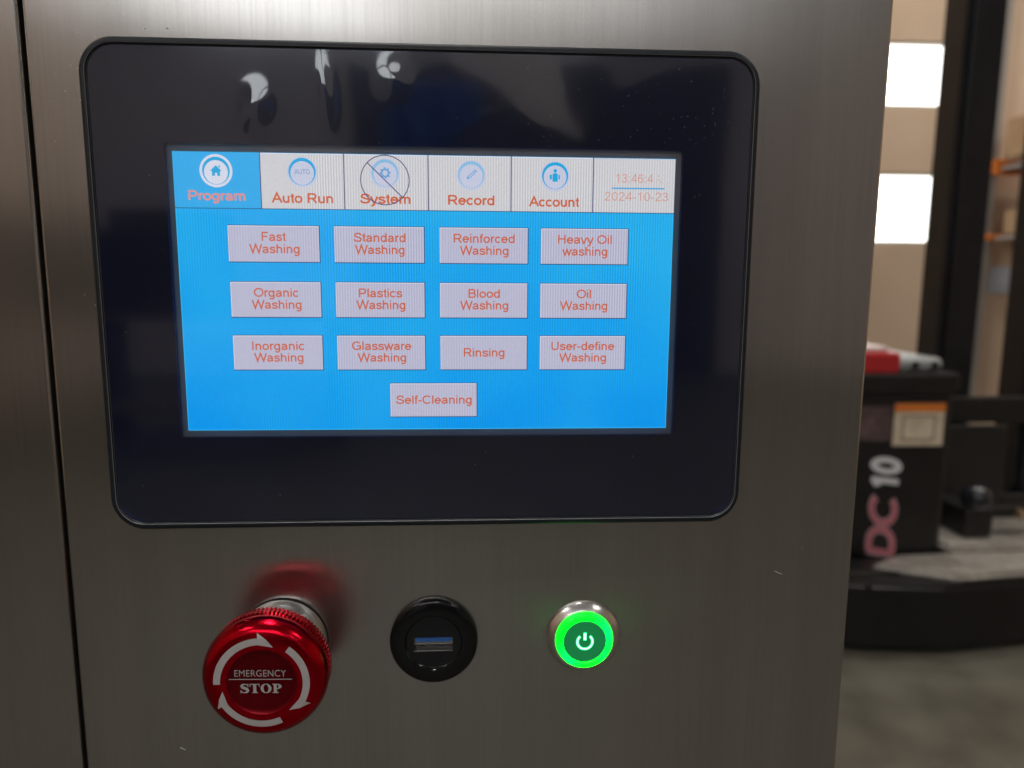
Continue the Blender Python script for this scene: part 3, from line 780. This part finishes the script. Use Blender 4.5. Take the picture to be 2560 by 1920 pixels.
# the inner face with a rectangular hole for the slot
bm = BM(); q = []; out_ = []
for i in range(n):
    a = 2*PI*i/n; out_.append((UX+.0093*math.cos(a), UZ+.0093*math.sin(a)))
    c, s = math.cos(a), math.sin(a); cxm, czm = (hx0+hx1)/2, (hz0+hz1)/2; k = min(((hx1-hx0)/2)/max(abs(c), 1e-6), ((hz1-hz0)/2)/max(abs(s), 1e-6))
    q.append((cxm+c*k, czm+s*k))
loft(bm, [(out_, .0017), (q, .0017), (q, PY+.006)], False, True)
obj("socket_face", locu(bm), M_black_matte, us)
obj("contact_tongue", locu(bx(hx0+.0007, hx1-.0005, .0022, .009, UZ-.0002, UZ+.0013, bev=.0001)), M_blue_tongue, us)
obj("metal_shell", locu(bx(hx0-.0001, hx1+.0001, .00155, .0019, hz0-.00002, hz0+.00022)), mat("shell_grey", (.32, .32, .31), .4, 1.0), us)
for x in (-.0038, .0026):
    obj("spring_contact", locu(bx(x-.0006, x+.0006, .0040, .006, hz0+.0006, hz0+.0010)), M_gold, us)
bm = BM(); put_text(bm, "SS", UX-.0036, UX-.0010, UZ+.0030, .0016, .00163); put_text(bm, "USB", UX-.0002, UX+.0044, UZ+.0030, .0016, .00163)
obj("embossed_mark", locu(bm), mat("emboss_black", (.012, .012, .013), .3), us)

# ------------------------------------------------------------------ power button
BX, BZ = .0517, -.1178
pb = thing("power_button", "round steel push button with a glowing green ring and power symbol", "power button", (BX, PY, BZ))
def locb(bm): bmesh.ops.translate(bm, verts=bm.verts, vec=(-BX, -PY, -BZ)); return bm
M_green = mat("green_glow", (0, .3, .05), .3, emit=(.0, 1.0, .035), estr=20.0)
nt, N, L, b = nodes(M_green)
tc = N.new("ShaderNodeTexCoord"); nz = N.new("ShaderNodeTexNoise"); nz.inputs["Scale"].default_value = 90; nz.inputs["Detail"].default_value = 1
L.new(tc.outputs["Object"], nz.inputs["Vector"]); cr = N.new("ShaderNodeValToRGB")
cr.color_ramp.elements[0].position = .42; cr.color_ramp.elements[1].position = .75
cr.color_ramp.elements[0].color = (0, .8, .001, 1); cr.color_ramp.elements[1].color = (0, .8, .018, 1)
L.new(nz.outputs["Fac"], cr.inputs[0]); L.new(cr.outputs[0], b.inputs["Emission Color"])
M_sym = mat("symbol_glow", (.3, .9, .6), .3, emit=(.55, 1.0, .75), estr=1.6)
M_symhalo = mat("symbol_halo", (0, .3, .1), .3, emit=(.0, 1.0, .25), estr=1.2)
M_gcentre = mat("button_centre", (.05, .10, .08), .35, .6, emit=(.0, .17, .04), estr=1.0)
obj("housing", locb(lathe(BM(), [(.0128, PY), (.0128, .0033), (.0126, .0030), (.0108, .0016), (.0104, .0014), (.0099, .0014), (.0097, .0020)], BX, BZ)), mat("button_silver", (.80, .79, .76), .28, 1.0), pb, True, 25)
obj("light_ring", locb(lathe(BM(), [(.0098, .0018), (.00965, .0004), (.0092, -.0001), (.0080, -.0001), (.0076, .0001), (.0076, .0006)], BX, BZ)), M_green, pb, True, 35)
obj("push_face", locb(lathe(BM(), [(.0076, .0006), (.0075, .00010), (.0071, -.00003), (0, -.00003)], BX, BZ)), M_gcentre, pb, True, 35)
bm = BM(); annulus(bm, BX, BZ, .00205, .00315, -.00008, 90+38, 90+360-38, 40); rect(bm, BX-.0006, BX+.0006, BZ+.0004, BZ+.0035, -.00010)
obj("symbol_halo", locb(bm), M_symhalo, pb)
bm = BM(); annulus(bm, BX, BZ, .0023, .0029, -.00012, 90+42, 90+360-42, 40)
poly(bm, [(BX-.00042, BZ+.0007), (BX+.00042, BZ+.0007), (BX+.00042, BZ+.0031), (BX-.00042, BZ+.0031)], -.00014)
obj("power_symbol", locb(bm), M_sym, pb)

# ------------------------------------------------------------------ pallet stacker in the background
M_blk = noise_var(mat("stacker_black", (.012, .012, .013), .45), 12, (.004, .0035, .0035), (.009, .008, .008))
M_mast = noise_var(mat("mast_black", (.018, .019, .024), .32, .3), 10, (.008, .009, .012), (.015, .016, .021))
M_redp = mat("cover_red", (.50, .02, .025), .4)
M_grey = mat("cover_grey", (.30, .32, .32), .35)
M_plate = noise_var(mat("tread_plate", (.34, .32, .29), .4, .5), 22, (.36, .33, .30), (.58, .55, .50), bump=(.3, .004))
M_sticker = noise_var(mat("sticker_cream", (.75, .62, .45), .6), 20, (.62, .50, .36), (.78, .66, .50))
M_orange = mat("orange_paint", (.80, .22, .03), .5)
st = thing("pallet_stacker", "black electric pallet stacker marked DC10 standing on the hall floor behind the panel", "pallet stacker", (1.8, 2.2, FZ))
def ls(bm): bmesh.ops.translate(bm, verts=bm.verts, vec=(-1.8, -2.2, -FZ)); return bm
# chassis with angled nose
def slab(pts, z0, z1):
    bm = BM(); a = [bm.verts.new((x, y, z0)) for x, y in pts]; b = [bm.verts.new((x, y, z1)) for x, y in pts]
    bm.faces.new(a); bm.faces.new(b[::-1]); n = len(pts)
    for i in range(n): bm.faces.new((a[i], a[(i+1) % n], b[(i+1) % n], b[i]))
    bmesh.ops.bevel(bm, geom=[e for e in bm.edges], offset=.012, segments=2, affect='EDGES')
    return bm
cp = [(.95, 2.00), (1.30, 1.915), (1.55, 1.885), (2.75, 2.03), (2.75, 2.62), (.95, 2.62)]
obj("chassis", ls(slab(cp, FZ+.015, -.965)), M_blk, st, True)
tp = [(1.50, 1.93), (1.56, 1.91), (2.60, 2.05), (2.60, 2.50), (1.50, 2.50)]
obj("tread_lip", ls(slab([(1.36, 2.02), (1.60, 1.905), (2.74, 2.045), (2.74, 2.13), (1.70, 2.10), (1.50, 2.10)], -.964, -.938)), M_plate, st)
obj("platform_plate", ls(slab([(1.715, 2.135), (2.74, 2.16), (2.74, 2.60), (1.715, 2.60)], -.964, -.930)), M_plate, st)
# battery box
obj("battery_box", ls(bx(1.05, 1.672, 2.12, 2.50, -.96, -.315, bev=.018, seg=3)), M_blk, st, True)
obj("box_rim", ls(bx(1.04, 1.682, 2.105, 2.51, -.372, -.300, bev=.012, seg=2)), M_blk, st, True)
obj("top_cover", ls(bx(1.05, 1.640, 2.14, 2.49, -.300, -.250, bev=.02, seg=3)), M_grey, st, True)
obj("red_cover", ls(bx(1.05, 1.472, 2.12, 2.495, -.302, -.232, bev=.008)), M_redp, st, True)
obj("cover_lid", ls(bx(1.05, 1.452, 2.16, 2.47, -.232, -.214, bev=.006)), mat("lid_pale", (.7, .62, .6), .3), st, True)
for x in (1.535, 1.605):
    obj("plug_hole", ls(lathe(BM(), [(0, 2.132), (.012, 2.132), (.013, 2.142), (.013, 2.16)], x, -.276, 20)), M_slot, st)
t = obj("warning_sticker", ls(bx(1.463, 1.642, 2.1165, 2.1195, -.553, -.405)), M_sticker, st, label="cream sticker with an orange heading")
obj("heading_band", ls(bx(1.463, 1.642, 2.1145, 2.1160, -.433, -.405)), M_orange, t)
fr_ = BM()
for a, b, c, d in ((1.492, 1.610, -.452, -.446), (1.492, 1.610, -.535, -.529), (1.492, 1.498, -.529, -.452), (1.604, 1.610, -.529, -.452)): box(fr_, a, b, 2.1150, 2.1162, c, d)
obj("text_frame", ls(fr_), mat("sticker_ink", (.30, .22, .16), .6), t)
obj("rating_plate", ls(bx(1.30, 1.455, 2.1165, 2.1195, -.535, -.415)), noise_var(mat("rating_plate", (.10, .06, .06), .5), 30, (.07, .045, .045), (.16, .10, .10)), st, label="dull brownish rating plate")
M_pink = mat("decal_pink", (.55, .16, .20), .5); M_pale = mat("decal_white", (.72, .72, .74), .5); M_outl = mat("decal_dark_pink", (.30, .05, .08), .5)
def decal(s, z0, z1, cap, m, y, wd):
    """letters running upward: local x -> world z, local up -> world -x"""
    return ls(put_sans(BM(), s, z0, z1, 0, cap, 0, wd, .16, lambda u, v, n: (1.499 - v*1.08, y-.0003*(n % 4), u)))
obj("lettering", decal("DC", -.962, -.735, .090, M_pink, 2.1185, .185), mat("decal_pale_pink", (.50, .30, .33), .5), st, label="DC in outlined pink letters")
obj("lettering", decal("DC", -.950, -.747, .090, M_pink, 2.1160, .115), M_pink, st)
obj("lettering", decal("10", -.715, -.598, .092, M_pale, 2.1185, .20), M_pale, st, label="10 in bold white figures")
obj("drive_housing", ls(bx(.98, 1.48, 1.99, 2.118, -.985, -.955, bev=.008)), M_blk, st)
# mast: two nested channels each side
def channel(x0, x1, y0, y1, z0, z1, t=.02, open_left=False):
    bm = BM(); box(bm, x0, x1, y0, y0+t, z0, z1); box(bm, x0, x1, y1-t, y1, z0, z1)
    if open_left: box(bm, x1-t, x1, y0+t, y1-t, z0, z1)
    else: box(bm, x0, x0+t, y0+t, y1-t, z0, z1)
    return bm
ZT = 2.2
for x0, x1 in ((1.843, 2.006), (2.212, 2.375)):
    xm = x0 + .088
    obj("outer_channel", ls(channel(x0, xm, 2.50, 2.62, -.95, ZT, .020)), M_mast, st)
    obj("inner_channel", ls(channel(xm+.003, x1, 2.506, 2.612, -.90, ZT-.05, .016)), M_mast, st)
    obj("guide_rail", ls(bx(x0+.030, x0+.040, 2.488, 2.4995, -.90, ZT-.1, bev=.002)), M_mast, st)
obj("cross_member", ls(bx(1.70, 2.60, 2.46, 2.50, -.545, -.440, bev=.01)), M_blk, st)
obj("cross_member", ls(bx(1.92, 2.13, 2.67, 2.71, 1.55, 1.70, bev=.008)), M_mast, st)
obj("carriage_plate", ls(bx(1.72, 2.135, 2.44, 2.459, -.93, -.55, bev=.006)), noise_var(mat("carriage_brown", (.02, .017, .014), .6), 9, (.006, .0055, .005), (.013, .011, .009)), st)
obj("carriage_plate", ls(bx(2.135, 2.60, 2.44, 2.459, -.93, -.83, bev=.006)), M_blk, st)
bm = BM(); bmesh.ops.create_uvsphere(bm, u_segments=32, v_segments=20, radius=.052, matrix=Matrix.Translation((1.885, 2.25, -.785)))
obj("hydraulic_ball", ls(bm), mat("ball_black", (.015, .016, .022), .18), st, True)
obj("hydraulic_block", ls(bx(1.83, 1.94, 2.22, 2.44, -.93, -.82, bev=.012)), M_blk, st, True)
bm = BM(); box(bm, 1.935, 2.16, 2.25, 2.30, -.86, -.82, bev=.01); obj("pedal", ls(bm), M_blk, st, True)
obj("valve_knob", ls(lathe(BM(), [(0, 2.225), (.016, 2.225), (.020, 2.235), (.020, 2.26)], 2.055, -.845, 24)), mat("brass", (.6, .45, .3), .3, 1.0), st, True)
for x in (1.15, 2.55):
    bm = BM(); lathe(bm, [(0, -.03), (.055, -.03), (.062, -.02), (.062, .02), (.055, .03), (0, .03)], 0, 0, 32)
    bmesh.ops.transform(bm, verts=bm.verts, matrix=Matrix.Translation((x, 2.35, FZ+.062)) @ Matrix.Rotation(PI/2, 4, 'Z'))
    obj("wheel", ls(bm), M_black_matte, st, True)

# ------------------------------------------------------------------ pallet rack against the far wall
rk = thing("pallet_rack", "orange beamed storage rack against the far wall right of the mast", "rack", (3.9, 4.0, FZ))
def lr(bm): bmesh.ops.translate(bm, verts=bm.verts, vec=(-3.9, -4.0, -FZ)); return bm
M_up = mat("rack_upright_grey", (.30, .28, .26), .5)
for x in (3.22, 4.75):
    for y in (3.74, 4.20):
        obj("upright", lr(bx(x-.035, x+.035, y-.03, y+.03, FZ, 2.1)), M_up, rk)
for z in (.72, .30):
    for y in (3.70, 4.16):
        obj("beam", lr(bx(3.22, 4.75, y-.02, y+.02, z-.055 if z > .5 else z-.03, z+.035 if z > .5 else z+.005, bev=.004)), M_orange, rk)
    obj("shelf_board", lr(bx(3.255, 4.715, 3.722, 4.138, z-.03, z-.008)), M_up, rk)
M_card = noise_var(mat("cardboard", (.42, .27, .15), .8), 8, (.36, .23, .13), (.46, .31, .18))
def carton(x0, x1, y0, y1, z0, z1, label):
    t = thing("carton", label, "box", ((x0+x1)/2, (y0+y1)/2, z0), "cartons on the orange rack")
    dx, dy = (x1-x0)/2, (y1-y0)/2; h = z1-z0
    obj("carton_body", bx(-dx, dx, -dy, dy, 0, h, bev=.004), M_card, t)
    obj("tape", bx(-dx-.001, dx+.001, -.03, .03, h-.002, h+.0015), mat("tape", (.6, .5, .35), .3), t)
carton(3.24, 3.52, 3.75, 4.1, .755, .98, "cardboard carton standing on the upper orange beam")
carton(3.28, 3.60, 3.75, 4.1, .305, .44, "flat cardboard carton on the lower orange beam")
carton(3.65, 4.10, 3.75, 4.1, .305, .60, "large cardboard carton further right on the lower shelf")
# wall notice and fire point box
nt_ = tag(obj("wall_notice", bx(3.36, 3.53, YF-.010, YF-.002, -.06, .11), mat("paper_bluewhite", (.55, .60, .70), .6)), "bluish white paper notice taped to the wall under the rack beams", "notice")
rb = thing("wall_switch_box", "small grey and red switch box beside the lower window", "switch box", (3.0, YF-.03, .72))
obj("switch_case", bx(-.03, .05, -.025, .028, .04, .16, bev=.004), M_up, rb)
obj("red_base", bx(-.03, .05, -.027, .028, -.01, .038, bev=.004), M_redp, rb)
